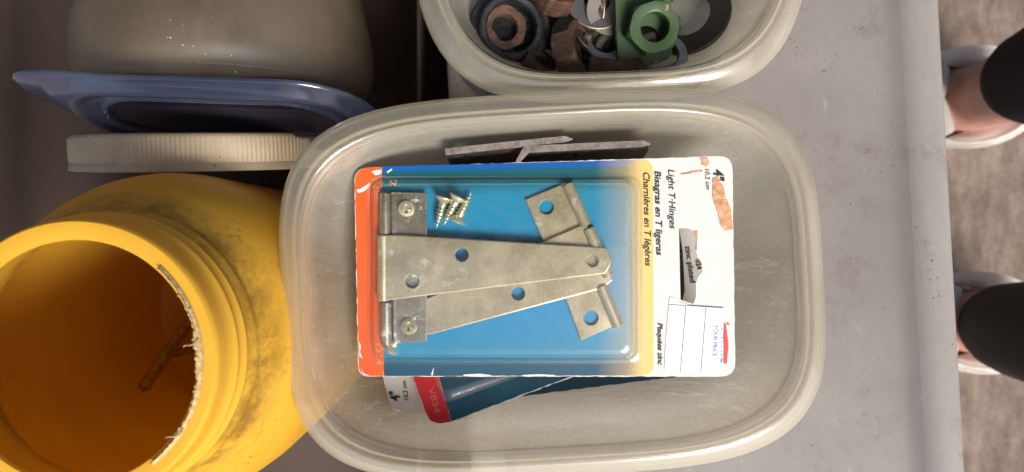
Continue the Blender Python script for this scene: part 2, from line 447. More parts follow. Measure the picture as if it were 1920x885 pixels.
loft(bm, [bin_ring(o, z) for (o, z) in [(-.0140, LZ+.0022), (-.0115, LZ+.0043), (-.0085, LZ+.0058), (-.0060, LZ+.0066), (-.0010, LZ+.0074), (.0016, LZ+.0074), (.0032, LZ+.0064), (.0040, LZ+.0046),
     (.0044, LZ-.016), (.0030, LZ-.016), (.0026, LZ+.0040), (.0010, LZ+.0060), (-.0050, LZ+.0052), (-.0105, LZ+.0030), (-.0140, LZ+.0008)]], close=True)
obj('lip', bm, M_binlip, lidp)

# ------------------------------------------------------------------ the dark brown tote with the jars
CB = Matrix.Translation((-.162, 0, .297))
M_carton = simple('brown_plastic', lin(64, 52, 45), lin(78, 64, 56), 9, .7, bump=.08, dirt=lin(60, 48, 40), dscale=160, dthr=.1)
def cr(off, z): return [CB @ Vector((x, y, z)) for (x, y) in rrect(-.112+off, -.285+off, .118-off, .285-off, .050, 10)]
bm = bmesh.new()
pr = [(.030, 0), (.016, .004), (.004, .030), (0, .088), (.0008, .0895), (.0025, .0895), (.0034, .088)]
for k in range(11):
    a = R(90*k/10); pr.append((.0045 + .046*(1-math.cos(a)), .050 - .0465*math.sin(a)))
A = loft(bm, [cr(o, z) for (o, z) in pr], True, True)
tag(obj('tote', bm, M_carton, None, CB), 'deep dark brown plastic tote that the jars and the jug stand in', 'tote')

# ------------------------------------------------------------------ food tubs
def tub(name, label, cx, cy, a, b, n, rot, zr, depth, inset, mat, matrim, group=None, tilt=None):
    z0 = zr-depth
    t = thing(name, label, 'food container', Matrix.Translation((cx, cy, z0)), group)
    def ring(off, z, e=None): return se(cx, cy, a-off, b-off, e or n, rot, zr+z)
    bm = bmesh.new()
    k = inset
    q = depth/.0515
    pr = [(o, z*q) for (o, z) in [(.0114, -.0054), (.0121, -.0080), (.0132, -.016), (.0148, -.025), (.0172, -.0325), (.0206, -.039), (.0252, -.0440), (.0310, -.0475), (.0380, -.0494), (.0460, -.0500)]]
    inner = [ring(o, z, n-.5*min(1, max(0, (o-.012)/.012))) for (o, z) in pr]
    loft(bm, inner, False, True)
    obj('body', bm, mat, t)
    bm = bmesh.new()
    up = [(.0112, -.0052), (.0107, -.0036), (.0103, -.0012), (.0098, -.0003), (.0092, -.0002), (.0088, -.0012), (.0083, -.0022), (.0078, -.0024), (.0073, -.0014), (.0067, -.0003), (.0052, -.0007), (.0034, -.0018), (.0016, -.0034), (.0004, -.0052), (.0000, -.0070), (.0003, -.0098)]
    top = [ring(o, z) for (o, z) in up]
    low = [ring(o+.0009*(1-o/.0112), z-.0010) for (o, z) in up[:-1]] + [ring(.0014, -.0098)]
    loft(bm, top + low[::-1], close=True)
    obj('rim', bm, matrim, t, angle=60)
    return t
main_c = P(1037, 535, .465)
tub('food_container', 'cloudy clear food tub holding the hinge packages', main_c.x, main_c.y, .1068, .0757, 3.9, R(3.3), .465, .0515, .0180, M_pp, M_pprim, 'clear plastic food tubs')
tub('food_container', 'cloudy clear food tub filled with nuts and washers', .0385, .1615, .0825, .1065, 3.6, R(2.0), .4545, .0415, .0185, M_pp, M_pprim, 'clear plastic food tubs')
# a flat blue lid under the upper tub
bm = bmesh.new()
def fl(off, z): return [Vector((x, y, z)) for (x, y) in rrect(-.0345+off, .059+off, .100-off, .25-off, .040-off*.8, 10)]
A = loft(bm, [fl(0, .4042), fl(.0002, .4100), fl(.0016, .4114), fl(.006, .4116), fl(.0075, .4105), fl(.0090, .4085), fl(.012, .4080)], True, True)
tag(obj('lid', bm, M_blue, None, Matrix.Translation((.027, .154, .4042))), 'blue tinted flat lid sticking out underneath the tub of nuts and washers', 'lid')

# ------------------------------------------------------------------ hinge packages
PA = Plane(P(668, 512, .4430), P(1376, 505, .4550), P(1000, 320, .4515))
def package(name, label, pl, o, group='carded hinge packages'):
    return thing(name, label, 'package', pl.mat(o), group)
holeA = [(1273, 428), (1290, 428), (1301, 433), (1306, 446), (1304, 468), (1308, 482), (1316, 494), (1317, 510), (1309, 518), (1305, 530), (1305, 556), (1300, 570), (1288, 566), (1276, 562)]
def round_poly(c, r, k=6):
    out = []
    for i, (x, y) in enumerate(c):
        p = Vector(c[i-1]) - Vector((x, y)); q = Vector(c[(i+1) % len(c)]) - Vector((x, y))
        rr = r[i] if isinstance(r, (list, tuple)) else r
        a = Vector((x, y)) + p.normalized()*rr; b = Vector((x, y)) + q.normalized()*rr; m = Vector((x, y))
        for j in range(k+1):
            s = j/k; v = a*(1-s)**2 + m*2*s*(1-s) + b*s*s; out.append((v.x, v.y))
    return out
outA = ragged(round_poly([(664, 315), (1373, 292), (1379, 706), (672, 706)], [26, 26, 28, 20]), .7, 8)
tA = package('hinge_package', 'blue hinge package with an orange strip lying topmost in the tub', PA, PA.on(672, 706))
bm = bmesh.new(); plslab(bm, PA, outA, [holeA], -.0006, 0)
card = obj('backing_card', bm, M_white, tA, smooth=False)
MI = PA.mat(PA.on(672, 706)).inverted()
def lu(px, py): return MI @ PA.on(px, py)
bm = bmesh.new()
sheet(bm, PA, ragged(round_poly([(716, 312.3), (1224, 299), (1226, 704), (720, 705)], [2, 22, 22, 2]), .4, 10), .00012)
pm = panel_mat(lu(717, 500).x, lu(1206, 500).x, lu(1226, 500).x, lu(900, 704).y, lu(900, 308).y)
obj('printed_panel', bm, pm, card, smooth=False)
bm = bmesh.new()
sheet(bm, PA, ragged(round_poly([(664.8, 315.5), (715.5, 313), (719.5, 705), (673, 705)], [26, 2, 2, 20]), .5, 7), .00012)
obj('orange_strip', bm, M_orange, card, smooth=False)
bm = bmesh.new()
IT = .23
bm = bmesh.new(); text(bm, 'Light T·Hinges', (1253, 318), (1256, 428), 12, PA, .00024, IT, .012); obj('lettering', bm, M_ink, card, smooth=False)
bm = bmesh.new(); text(bm, 'Bisagras en T ligeras', (1227.5, 321), (1231, 478), 12, PA, .00024, IT, .022); obj('lettering', bm, M_ink, card, smooth=False)
bm = bmesh.new(); text(bm, 'Charnières en T légères', (1206, 322), (1210, 498), 12, PA, .00024, IT, .022); obj('lettering', bm, M_ink, card, smooth=False)
bm = bmesh.new(); text(bm, 'Plaquées zinc', (1233, 606), (1234, 684), 9.5, PA, .00024, IT, .025); obj('lettering', bm, M_ink, card, smooth=False)
bm = bmesh.new(); text(bm, '4"', (1338, 317), (1339, 338), 18, PA, .00024, .15, .035); obj('lettering', bm, M_ink, card, smooth=False)
bm = bmesh.new(); text(bm, '10,2 cm', (1322.5, 317), (1324, 355), 8, PA, .00024, .2, .01); obj('lettering', bm, M_ink, card, smooth=False)
bm = bmesh.new()
text(bm, 'N', (697, 336), (698, 352), 11, PA, .00024, 0, .01)
obj('item_number', bm, M_inkpale, card, smooth=False); bm = bmesh.new()
text(bm, '2', (731, 337), (732, 349), 12, PA, .00024, 0, .01)
obj('item_number', bm, M_inkpale, card, smooth=False); bm = bmesh.new()
text(bm, '1234', (704, 644), (706, 684), 11, PA, .00024, 0, .01)
obj('item_number', bm, M_inkpale, card, smooth=False)
bm = bmesh.new()
sheet(bm, PA, ragged([(1337, 334), (1346, 332), (1355, 346), (1360, 366), (1368, 386), (1372, 404), (1374, 430), (1360, 434), (1350, 420), (1347, 400), (1339, 380), (1336, 362)], 1.2, 5), .0003)
sheet(bm, PA, ragged([(1313, 296), (1326, 295), (1330, 306), (1326, 313), (1316, 309)], 1.0, 4), .0003)
sheet(bm, PA, ragged([(1276, 326), (1300, 321), (1318, 319), (1317, 321.5), (1296, 325), (1277, 328)], .8, 4), .0003)
sheet(bm, PA, ragged([(1302, 433), (1308, 433), (1307, 470), (1304.5, 468), (1306.5, 446)], .5, 5), .0003)
obj('torn_patch', bm, M_tan, card, smooth=False, label='bare brown patch where the white paper tore off')
bm = bmesh.new()
sheet(bm, PA, ragged([(1256, 556), (1266, 560), (1276, 567), (1292, 572), (1357, 577), (1356, 640), (1353, 699), (1300, 699), (1246, 696), (1249, 630)], .6, 8), .00035)
stk = obj('price_sticker', bm, M_sticker, card, smooth=False)
bm = bmesh.new()
def line(bm, pl, a, b, w, off):
    d = Vector((b[0]-a[0], b[1]-a[1])).normalized(); q = Vector((-d.y, d.x))*w/2
    sheet(bm, pl, [(a[0]+q.x, a[1]+q.y), (b[0]+q.x, b[1]+q.y), (b[0]-q.x, b[1]-q.y), (a[0]-q.x, a[1]-q.y)], off)
line(bm, PA, (1286, 573), (1276, 697), 1.3, .00045); line(bm, PA, (1324, 575), (1314, 699), 1.3, .00045)
line(bm, PA, (1255, 571), (1356, 577.5), 1.2, .00047)
text(bm, 'YOUR PRICE', (1339, 609), (1336, 668), 8.0, PA, .00045, 0, .0)
for (y0, y1, w) in ((615, 618, 2), (632, 634, 3), (640, 642, 2.5), (648, 653, 1.2), (656, 661, 1.4), (664, 668, 2), (672, 680, 3.2)):
    line(bm, PA, (1354-(y0-615)*.02, y0), (1353.6-(y0-615)*.02, y1), w, .00045)
obj('printed_lines', bm, M_inkblue, stk, smooth=False)
bm = bmesh.new()
sheet(bm, PA, [(1357, 606), (1361, 607), (1362, 614), (1363.5, 625), (1365.5, 640), (1366, 652), (1364.5, 664), (1363, 682), (1357.5, 682), (1358, 660), (1357.5, 640)], .00045)
sheet(bm, PA, circ(1365.5, 608, 2.0, 10), .00045)
obj('printed_emblem', bm, M_inkred, stk, smooth=False)
for poly_ in ([(697, 322), (707, 318), (715, 319), (713, 327), (704, 329)], [(668, 356), (676, 354), (690, 345), (693, 341), (694, 348), (684, 358), (672, 362)], [(673, 640), (677, 648), (675, 660), (680, 672), (674, 668)], [(676, 690), (683, 700), (694, 704), (682, 703)], [(808, 703), (811, 694), (814, 688), (812.5, 696), (812, 704)], [(725, 322), (734, 316), (736, 318), (727, 325)], [(870, 702), (900, 700.5), (920, 703), (922, 705), (868, 705)], [(980, 703), (1010, 701.5), (1040, 703), (1042, 705), (978, 705)]):
    bm = bmesh.new(); sheet(bm, PA, poly_, .0003); obj('worn_chip', bm, M_white, card, smooth=False)
# blister
bm = bmesh.new()
def blring(x0, y0, x1, y1, r, off): return [PA.on(x, y, off) for (x, y) in rrect(x0, y0, x1, y1, r, 6)]
loft(bm, [blring(688, 330, 1205, 684, 24, .0003), blring(692, 334, 1200, 679, 23, .0010), blring(695, 337, 1197, 676, 22, .0011), blring(697, 338, 1194, 675, 22, .0006), blring(699, 340, 1192, 673, 20, .0011),  blring(700, 341.5, 1189.5, 671.5, 22, .0034)] + [blring(700+17*(1-math.cos(R(90*k/8))), 341.5+17*(1-math.cos(R(90*k/8))), 1189.5-17*(1-math.cos(R(90*k/8))), 671.5-17*(1-math.cos(R(90*k/8))), 22-6*k/8, .0034+.0030*math.sin(R(90*k/8))) for k in range(1, 9)], False, True)
obj('blister', bm, M_clear, tA)

# ---- T hinges in the blister
def knuckle(bm, a, b, r, pl, seg=32):
    """rolled barrel along a-b"""
    d = (b-a); L = d.length
    M = frame(a, pl.n, d.normalized())
    lathe(bm, [(r*.45, 0), (r*.9, 0), (r, r*.1), (r, L-r*.1), (r*.9, L), (r*.45, L)], seg, M, close=True)
h1 = thing('strap_hinge', 'zinc T hinge with its wide knuckle end by the orange strip', 'hinge', PA.mat(PA.on(720, 500, .0008)), 'T hinges inside the blister')
bm = bmesh.new()
chslab(bm, PA, [(733, 361), (799, 362), (801, 470), (800, 641), (738, 643)], [circ(762, 391, 12.5), circ(766, 612, 13)], .0022, .0032)
chslab(bm, PA, [(733, 361), (742, 361), (742, 643), (738, 643)], [], .0030, .0039)
knuckle(bm, PA.on(722, 362, .0029), PA.on(722.5, 438, .0029), .0024, PA); knuckle(bm, PA.on(724, 566, .0029), PA.on(725, 646, .0029), .0024, PA)
plate1 = obj('crossbar_plate', bm, M_zinc_old, h1, label='short plate crusted with pale corrosion', angle=14)
bm = bmesh.new()
chslab(bm, PA, [(712, 440), (760, 441), (1135, 464)] + [(1137, 466), (1143, 474), (1146, 485), (1144, 498), (1138, 508), (1134, 513)] + [(760, 559), (713, 565)],
       [circ(866, 478, 12.5), circ(773, 527, 13), circ(1111, 489, 11)], .0042, .0051)
knuckle(bm, PA.on(719, 441, .0030), PA.on(719, 564, .0030), .0026, PA)
obj('strap', bm, M_zinc, h1, angle=14)
h2 = thing('strap_hinge', 'zinc T hinge lying underneath with its plate toward the yellow print', 'hinge', PA.mat(PA.on(1120, 480, .0008)), 'T hinges inside the blister')
bm = bmesh.new()
chslab(bm, PA, [(985, 374), (1060, 343), (1092, 425), (1140, 536), (1167, 604), (1089, 638), (1040, 505)], [circ(1024.5, 388.5, 13.5), circ(1108, 596, 13.5)], .0006, .0016)
knuckle(bm, PA.on(1064, 345, .0020), PA.on(1099, 423, .0020), .0024, PA)
knuckle(bm, PA.on(1127, 535, .0020), PA.on(1159, 611, .0020), .0024, PA)
obj('crossbar_plate', bm, M_zinc, h2, angle=14)
bm = bmesh.new()
chslab(bm, PA, [(1099, 418), (1118, 458), (1148, 525), (1132, 540), (808, 627), (760, 626), (748, 604), (760, 580), (1010, 456)], [circ(971.5, 550.5, 12.5)], .0022, .0031)
knuckle(bm, PA.on(1103, 428, .0020), PA.on(1141, 518, .0020), .0026, PA)
obj('strap', bm, M_zinc, h2, angle=14)

# ---- screws
def screw_bm(L=.0106, r=.0022):
    bm = bmesh.new(); seg = 20; rings = []; nz = 84; p = .00145
    for i in range(nz+1):
        z = L*i/nz; tp = min(1.0, (z/.006)**.8) if z < .006 else 1.0
        ring = []
        for j in range(seg):
            a = 2*math.pi*j/seg; ph = (z/p - j/seg) % 1.0
            ridge = max(0, 1-abs(ph-.5)*4.2) if z < L*.86 else .45
            rr = (r*.62 + r*.38*ridge)*max(.06, tp)
            ring.append(Vector((rr*math.cos(a), rr*math.sin(a), z)))
        rings.append(ring)
    for (rr, z) in ((r*.8, L), (r*1.75, L+.0020), (r*1.78, L+.0023)):
        rings.append([Vector((rr*math.cos(2*math.pi*j/seg), rr*math.sin(2*math.pi*j/seg), z)) for j in range(seg)])
    # head with a cross recess pressed into the middle
    for (k, dz) in ((.95, .0026), (.6, .0027)):
        rings.append([Vector((r*1.78*k*math.cos(2*math.pi*j/seg), r*1.78*k*math.sin(2*math.pi*j/seg), L+dz)) for j in range(seg)])
    rings.append([Vector((r*.95*math.cos(2*math.pi*j/seg), r*.95*math.sin(2*math.pi*j/seg), L+(.0027 if j % 5 else .0014))) for j in range(seg)])
    rings.append([Vector((r*.3*math.cos(2*math.pi*j/seg), r*.3*math.sin(2*math.pi*j/seg), L+.0012)) for j in range(seg)])
    loft(bm, rings, True, True)
    return bm
def screw_at(tip, head, label, short=False):
    d = head-tip; m = frame(tip, PA.n if abs(d.normalized().dot(PA.n)) < .9 else PA.u, d)
    global screw0
    if screw0 is None:
        screw0 = obj('screw', screw_bm(), M_screw, None, m, world=False); o = screw0
    elif short: o = obj('screw', screw_bm(.0012, .0019), M_screw, None, m, world=False)
    else:
        o = copy_tree(screw0); o.matrix_world = m
    tag(o, label, 'screw', 'screws inside the blister')
screw0 = None
screw_at(PA.on(818, 428, .0030), PA.on(836, 362, .0030), 'loose zinc wood screw, leftmost of three beside the corroded plate')
screw_at(PA.on(832, 422, .0038), PA.on(860, 366, .0038), 'loose zinc wood screw, middle one of three beside the corroded plate')
screw_at(PA.on(884, 361, .0032), PA.on(851, 425, .0032), 'loose zinc wood screw, its head pointing down, rightmost of three')
screw_at(PA.on(766, 610, .0010), PA.on(730, 656, .0010), 'small zinc screw tucked under the lower end of the knuckle')
screw_at(PA.on(762, 391, .0007), PA.on(762, 391, .0030), 'dark screw head seen in the upper hole of the corroded plate', True)
screw_at(PA.on(766, 612, .0009), PA.on(766, 612, .0030), 'bright screw head seen in the lower hole of the corroded plate', True)

# ---- packages underneath
PB = Plane(P(815, 793, .4420), P(1372, 596, .4300), P(712, 511, .4230))
tB = package('hinge_package', 'dark blue hinge package with a red strip, tilted under the topmost package', PB, PB.on(815, 793))
bm = bmesh.new()
plslab(bm, PB, ragged(round_poly([(711, 513), (1262, 318), (1372, 594), (845, 792), (806, 795)], [20, 20, 20, 4, 18]), .9, 9), [], -.0006, 0)
cB = obj('backing_card', bm, M_white, tB, smooth=False)
bm = bmesh.new(); sheet(bm, PB, ragged([(762, 520), (1180, 365), (1250, 640), (1062, 709), (846, 790), (823, 705)], .8, 9), .00012)
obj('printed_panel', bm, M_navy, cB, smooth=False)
bm = bmesh.new(); sheet(bm, PB, ragged([(715, 540), (760, 522), (822, 705), (845.5, 790.5), (826, 794), (806, 788), (798, 772)], .9, 7), .00013)
obj('red_strip', bm, M_red, cB, smooth=False)
bm = bmesh.new(); text(bm, 'V834', (802, 727), (815, 775), 12, PB, .0003, 0, .01)
obj('item_number', bm, M_inkrose, cB, smooth=False)
bm = bmesh.new()
text(bm, 'zinc plated', (1285, 462), (1295, 531), 10, PB, .0003, 0, .012)
obj('lettering', bm, M_ink, cB, smooth=False); bm = bmesh.new()
text(bm, '024', (1304, 488), (1308, 506), 9, PB, .0003, 0, .02)
obj('lettering', bm, M_ink, cB, smooth=False); bm = bmesh.new()
sheet(bm, PB, [(1272, 420), (1280, 470), (1284, 545), (1276, 575), (1268, 560)], .0003)
obj('printed_bar', bm, M_ink, cB, smooth=False)
bm = bmesh.new()
def bq(x0, y0, x1, y1, r, off):
    c = Vector((812, 700)); a = R(-20); out = []
    for (x, y) in rrect(x0, y0, x1, y1, r, 5):
        out.append(PB.on(c.x + x*math.cos(a) - y*math.sin(a), c.y + x*math.sin(a) + y*math.cos(a), off))
    return out
loft(bm, [bq(-4, -140, 340, 61, 22, .0003), bq(0, -136, 330, 56, 20, .0006), bq(3, -132, 326, 52, 18, .0010), bq(8, -128, 120, 46, 16, .0018), bq(22, -114, 100, 30, 12, .0022)], False, True)
obj('blister', bm, M_clear, tB)
PC = Plane(P(735, 775, .4330), P(1310, 703, .4225), P(685, 425, .4175))
tC = package('hinge_package', 'hinge package lying upside down at the bottom, its plain white end showing 4 inch', PC, PC.on(735, 770))
bm = bmesh.new()
plslab(bm, PC, ragged(round_poly([(690, 600), (1300, 540), (1356, 697), (735, 775)], [10, 10, 6, 26]), 1.0, 9), [], -.0006, 0)
cC = obj('backing_card', bm, M_white, tC, smooth=False)
bm = bmesh.new(); sheet(bm, PC, ragged([(820, 600), (1300, 545), (1352, 696), (850, 758.5)], 1.0, 8), .00012)
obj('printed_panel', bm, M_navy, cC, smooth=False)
bm = bmesh.new()
text(bm, '4"', (750, 752), (747, 733), 17, PC, .0002, .1, .03); obj('lettering', bm, M_ink, cC, smooth=False)
bm = bmesh.new(); text(bm, '10,2 cm', (765.5, 750), (761, 714), 8, PC, .0002, .1, .012)
obj('lettering', bm, M_ink, cC, smooth=False)

# ---- the two dark plates standing along the tub wall
M_plate = rust_mat('dark_steel', lin(44, 40, 40), lin(60, 54, 52), lin(82, 72, 68), .5, 220)
M_plate_edge = rust_mat('bare_steel_edge', lin(92, 78, 74), lin(138, 128, 122), lin(158, 150, 144), .3, 170)
def steel_plate(label, a, b, hook, hole):
    a, b = Vector(a), Vector(b)
    x = (b-a).normalized(); nrm = Vector((0, 0, 1)).cross(x).normalized()     # away from the viewer's side
    lean = (Vector((0, 0, 1)) + nrm*.18).normalized(); m = frame(a - lean*.030, x, lean)
    t = thing('steel_plate', label, 'metal plate', m, 'dark plates along the tub wall')
    L = (b-a).length; bm = bmesh.new(); Mi = m
    # local: x along, y = thickness direction, z = up
    out = [(0, .0), (L, .0), (L, .024), (L-.004, .0285), (0, .0285)]
    hl = circ(hole, .0215, .0030, 20)
    top = [[Mi @ Vector((x_, -.0010, z_)) for (x_, z_) in lp] for lp in (out, hl)]
    bot = [[Mi @ Vector((x_, .0010, z_)) for (x_, z_) in lp] for lp in (out, hl)]
    slab(bm, top, bot); obj('plate', bm, M_plate, t, smooth=False)
    bm = bmesh.new()
    ed = [(-.0002, -.00125), (L*.5, -.0012), (L-.0035, -.00115), (L, -.0004), (L-.003, .0012), (L*.4, .0013), (-.0002, .0012)]
    if hook: ed = [(-.0042, -.0048), (-.0026, -.0052), (.0012, -.00125)] + ed[1:] + [(-.0010, .0006)]
    ed = [(x_, y_ + random.uniform(-.0001, .0001)) for (x_, y_) in ed]
    slab(bm, [[Mi @ Vector((x_, y_, .0302)) for (x_, y_) in ed]], [[Mi @ Vector((x_, y_, .02856)) for (x_, y_) in ed]])
    obj('worn_edge', bm, M_plate_edge, t, smooth=False)
steel_plate('dark steel plate with a worn pale edge, nearest the tub wall', P(836, 284, .452), P(1074, 259, .452), False, .008)
steel_plate('dark steel plate with a bent hooked corner, just above the white card end', P(986, 279, .452), P(1220, 269, .4515), True, .019)

# ------------------------------------------------------------------ yellow jar
JX, JY, JZ = -.1450, -.0425, .3030
JM = Matrix.Translation((JX, JY, JZ)) @ Matrix.Rotation(R(0), 4, 'Y')
JM = Matrix.Translation((JX, JY, JZ)) @ Matrix.Rotation(R(-.4), 4, 'Y') @ Matrix.Rotation(R(-.1), 4, 'X')
jar = thing('jar', 'open yellow plastic jar with a dirty threaded neck and torn seal', 'jar', JM)
bm = bmesh.new()
outp = [(.0, .0), (.056, .0), (.063, .003), (.0675, .010), (.0696, .022), (.0700, .118), (.0694, .130), (.0676, .141), (.0646, .151), (.0608, .1595), (.0572, .1655), (.0548, .1692), (.0531, .1715), (.0526, .1730), (.0527, .1742), (.0522, .1756), (.0512, .1770),
        (.0505, .1790), (.0508, .1800), (.0511, .1808), (.0505, .1818), (.0498, .1828), (.0495, .1850), (.0499, .1860), (.0502, .1868), (.0495, .1880), (.0488, .1890), (.0484, .1930), (.0481, .1970), (.0478, .1988), (.0470, .1996)]
inp = [(.0440, .1998), (.0412, .1993), (.0408, .1980), (.0440, .1962), (.0458, .1940), (.0460, .1770), (.0500, .1722), (.0580, .1580), (.0632, .1460), (.0664, .1310), (.0672, .1180), (.0670, .022), (.0640, .008), (.056, .0035), (.0, .0035)]
lathe(bm, outp[1:]+inp[:-1], 112, JM, cap0=True, cap1=True)
obj('body', bm, M_jar, jar)
# torn foil seal still stuck on the inner edge of the mouth
bm = bmesh.new(); random.seed(11)
prev = None
N = 150
for i in range(N+1):
    f = i/N; a = R(48 - 100*f)             # from upper right round to lower right
    w = .0006 + .0022*max(0, pnoise(Vector((f*14, .3, 0)))+.25) + .0022*abs(pnoise(Vector((f*55, 2, 0))))
    w *= .42*(.15 + .85*math.sin(math.pi*f)**1.3)
    r1 = .0428; r0 = r1 - w*1.6
    dz = .0012*pnoise(Vector((f*60, 5, 0))) + .0010
    row = [bm.verts.new(JM @ Vector((r*math.cos(a), r*math.sin(a), z))) for (r, z) in ((r1+.0008, .2001), (r1-.0004, .2006), ((r0+r1)/2, .2002+dz), (r0, .1996+dz*1.6))]
    if prev:
        for k in range(3): bm.faces.new((prev[k], prev[k+1], row[k+1], row[k]))
    prev = row
for (ang, L, tw) in ((12, .0055, .7), (-30, .0065, 1.3)):   # curled shreds
    a = R(ang); b = JM @ Vector((.0425*math.cos(a), .0425*math.sin(a), .2004)); d = Vector((-math.cos(a+tw), -math.sin(a+tw), .0)); prev = None
    for k in range(8):
        s = k/7; c = b + d*L*s + Vector((0, 0, .0022*math.sin(s*2.6))) + Vector((-d.y, d.x, 0))*.0012*math.sin(s*5)
        w = .0005*(1-s*.7); q = Vector((-d.y, d.x, .4))*w
        row = [bm.verts.new(c-q), bm.verts.new(c+q)]
        if prev: bm.faces.new((prev[0], prev[1], row[1], row[0]))
        prev = row
o = obj('torn_seal', bm, simple('torn_foil_paper', lin(150, 118, 66), lin(204, 180, 128), 500, .6, bump=.3, dirt=lin(110, 80, 50), dthr=.3), jar)
md = o.modifiers.new('thickness', 'SOLIDIFY'); md.thickness = .00025

def bolt(label, a, b, r, M):
    d = (b-a); L = d.length; m = frame(a, Vector((1, 0, 0)) if abs(d.normalized().x) < .9 else Vector((0, 1, 0)), d)
    bm = bmesh.new(); seg = 24; nz = int(L/.00028); p = .00175
    rings = []
    for i in range(nz+1):
        z = L*i/nz; rings.append([])
        for j in range(seg):
            an = 2*math.pi*j/seg; ph = (z/p - j/seg) % 1.0
            thr = z < L*.62
            rr = r*(.86 + .14*(1-abs(ph-.5)*2)) if thr else r*.97
            if z < .001: rr *= .82
            rings[-1].append(m @ Vector((rr*math.cos(an), rr*math.sin(an), z)))
    loft(bm, rings, True, True)
    t = thing('bolt', label, 'bolt', m, 'bolts inside the yellow jar')
    obj('shank', bm, M_bolt, t)
    bm = bmesh.new()
    hexr = lambda rr, th, z: rr/ math.cos(((th) % (math.pi/3)) - math.pi/6)
    lathe(bm, [(r*1.55, L+.0002), (r*1.6, L+.0006), (r*1.6, L+.0048), (r*1.45, L+.0054)], 48, m, cap0=True, cap1=True, rfun=hexr)
    obj('hex_head', bm, M_bolt, t)
M_bolt = rust_mat('dull_zinc', lin(120, 96, 48), lin(168, 140, 78), lin(196, 172, 110), .6, 300)
bolt('long threaded bolt leaning in the yellow jar', P(268, 728, .385), P(395, 545, .318), .0031, M_bolt)
bolt('shorter bolt crossing behind the long one in the yellow jar', P(322, 664, .340), P(430, 636, .316), .0025, M_bolt)

# ------------------------------------------------------------------ white ribbed cap standing on edge
CX, CY, CZ, CR = -.1560, .0520, .3655, .0650
CM = frame(Vector((CX, CY, CZ)), Vector((1, 0, 0)), Vector((0.01, -1, -0.125)))
cap = thing('lid', 'creamy white ribbed screw lid standing on its edge behind the yellow jar', 'lid', CM)
bm = bmesh.new()
def ribs(r, th, z):
    if r > CR*.985 and .0012 < z < .0122: return r + .00025*math.cos(th*200)
    return r
prof = [(CR*.955, -.0008), (CR*.985, .0000), (CR*.992, .0009), (CR, .0014), (CR, .0070), (CR, .0120), (CR*.994, .0126), (CR*1.004, .0132), (CR*1.008, .0162), (CR*.975, .0165), (CR*.965, .0160), (CR*.955, .0020)]
lathe(bm, prof, 900, CM, cap0=True, cap1=True, rfun=ribs)
obj('cap_shell', bm, simple('dusty_white_plastic', lin(190, 170, 140), lin(208, 190, 160), 60, .5, dirt=lin(116, 88, 60), dscale=360, dthr=.24), cap, angle=60)

# ------------------------------------------------------------------ blue clear lid leaning on the jug
A0 = Vector((-.1960, .0640, .4590))      # upper left corner of the lid's plane
bx = Vector((1, -.03, 0)).normalized(); by = Vector((0, -.20, -1)).normalized()      # across and down the leaning lid
bn = bx.cross(by); bn = bn if bn.z > 0 else -bn
BL = frame(A0 + bx*.066 + by*.074, bx, bn)
lid = thing('lid', 'blue clear plastic lid with a raised rim leaning against the grey jug', 'lid', BL)
def lring(x0, y0, x1, y1, r, h, tab=0):
    out = []
    for (cx, cy, a0, ii) in ((x1-r, y0+r, -90, 0), (x1-r, y1-r, 0, 1), (x0+r, y1-r, 90, 2), (x0+r, y0+r, 180, 3)):
        for i in range(13):
            a = R(a0 + 90*i/12); x = cx + r*math.cos(a); y = cy + r*math.sin(a)
            if ii == 3 and tab:
                k = math.sin(math.pi*i/12)**1.2; x -= tab*k*.95; y -= tab*k*.55
            out.append(A0 + bx*x + by*y + bn*h)
    return out
bm = bmesh.new()
up = [(0, 0, .137, .078, .034, .000, .013), (.0012, .0010, .1358, .077, .033, .0012, .012), (.0048, .0042, .1322, .074, .030, .0014, .008), (.0056, .0050, .1314, .073, .0295, .0042, .006), (.0078, .0074, .1292, .071, .028, .0050, .003), (.0100, .0098, .127, .0685, .027, .0046, 0), (.0112, .0112, .1258, .067, .026, .0016, 0), (.0150, .0150, .122, .063, .024, .0008, 0), (.0162, .0162, .1208, .062, .0235, .0030, 0), (.0185, .0185, .1185, .0595, .022, .0030, 0), (.0205, .0205, .1165, .0575, .021, -.0040, 0), (.0255, .0250, .1115, .053, .018, -.0045, 0)]
M_bluepan = poly('shade_tinted_blue_plastic', lin(70, 66, 80), lin(84, 80, 94), clear=.86, glow=.2, rough=.14, scale=30, dirt=lin(200, 195, 185), dthr=.06, bump=.05, coat=.5, tint=(.66, .63, .66, 1))  # dark tint stands in for the shade behind the lid's panel
topr = [lring(*u) for u in up]
botr = [[p - bn*.0009 for p in r] for r in topr]
bm = bmesh.new(); kk = len(topr)-2
loft(bm, topr[:kk] + botr[:kk][::-1], close=True)
obj('rim', bm, M_blue, lid, angle=70)
bm = bmesh.new()
A = loft(bm, topr[kk-1:], False, True); B = loft(bm, botr[kk-1:], False, True)
obj('panel', bm, M_bluepan, lid, angle=70)
bm = bmesh.new()
for cxx, a0 in ((.0205+.021, 180), (.1165-.021, 270)):       # little grip ribs in the two upper corners
    for k in range(9):
        a = R(a0 + 4 + k*10.3); ct = A0 + bx*(cxx + .0245*math.cos(a)) + by*(.0205+.021 + .0245*math.sin(a)) + bn*.0020
        dr = (bx*math.cos(a) + by*math.sin(a))
        tube(bm, [ct - dr*.003 - bn*.003, ct, ct + dr*.0012 + bn*.0012], [.0004, .0007, .0006], 8)
obj('grip_rib', bm, M_blue, lid)['kind'] = 'stuff'

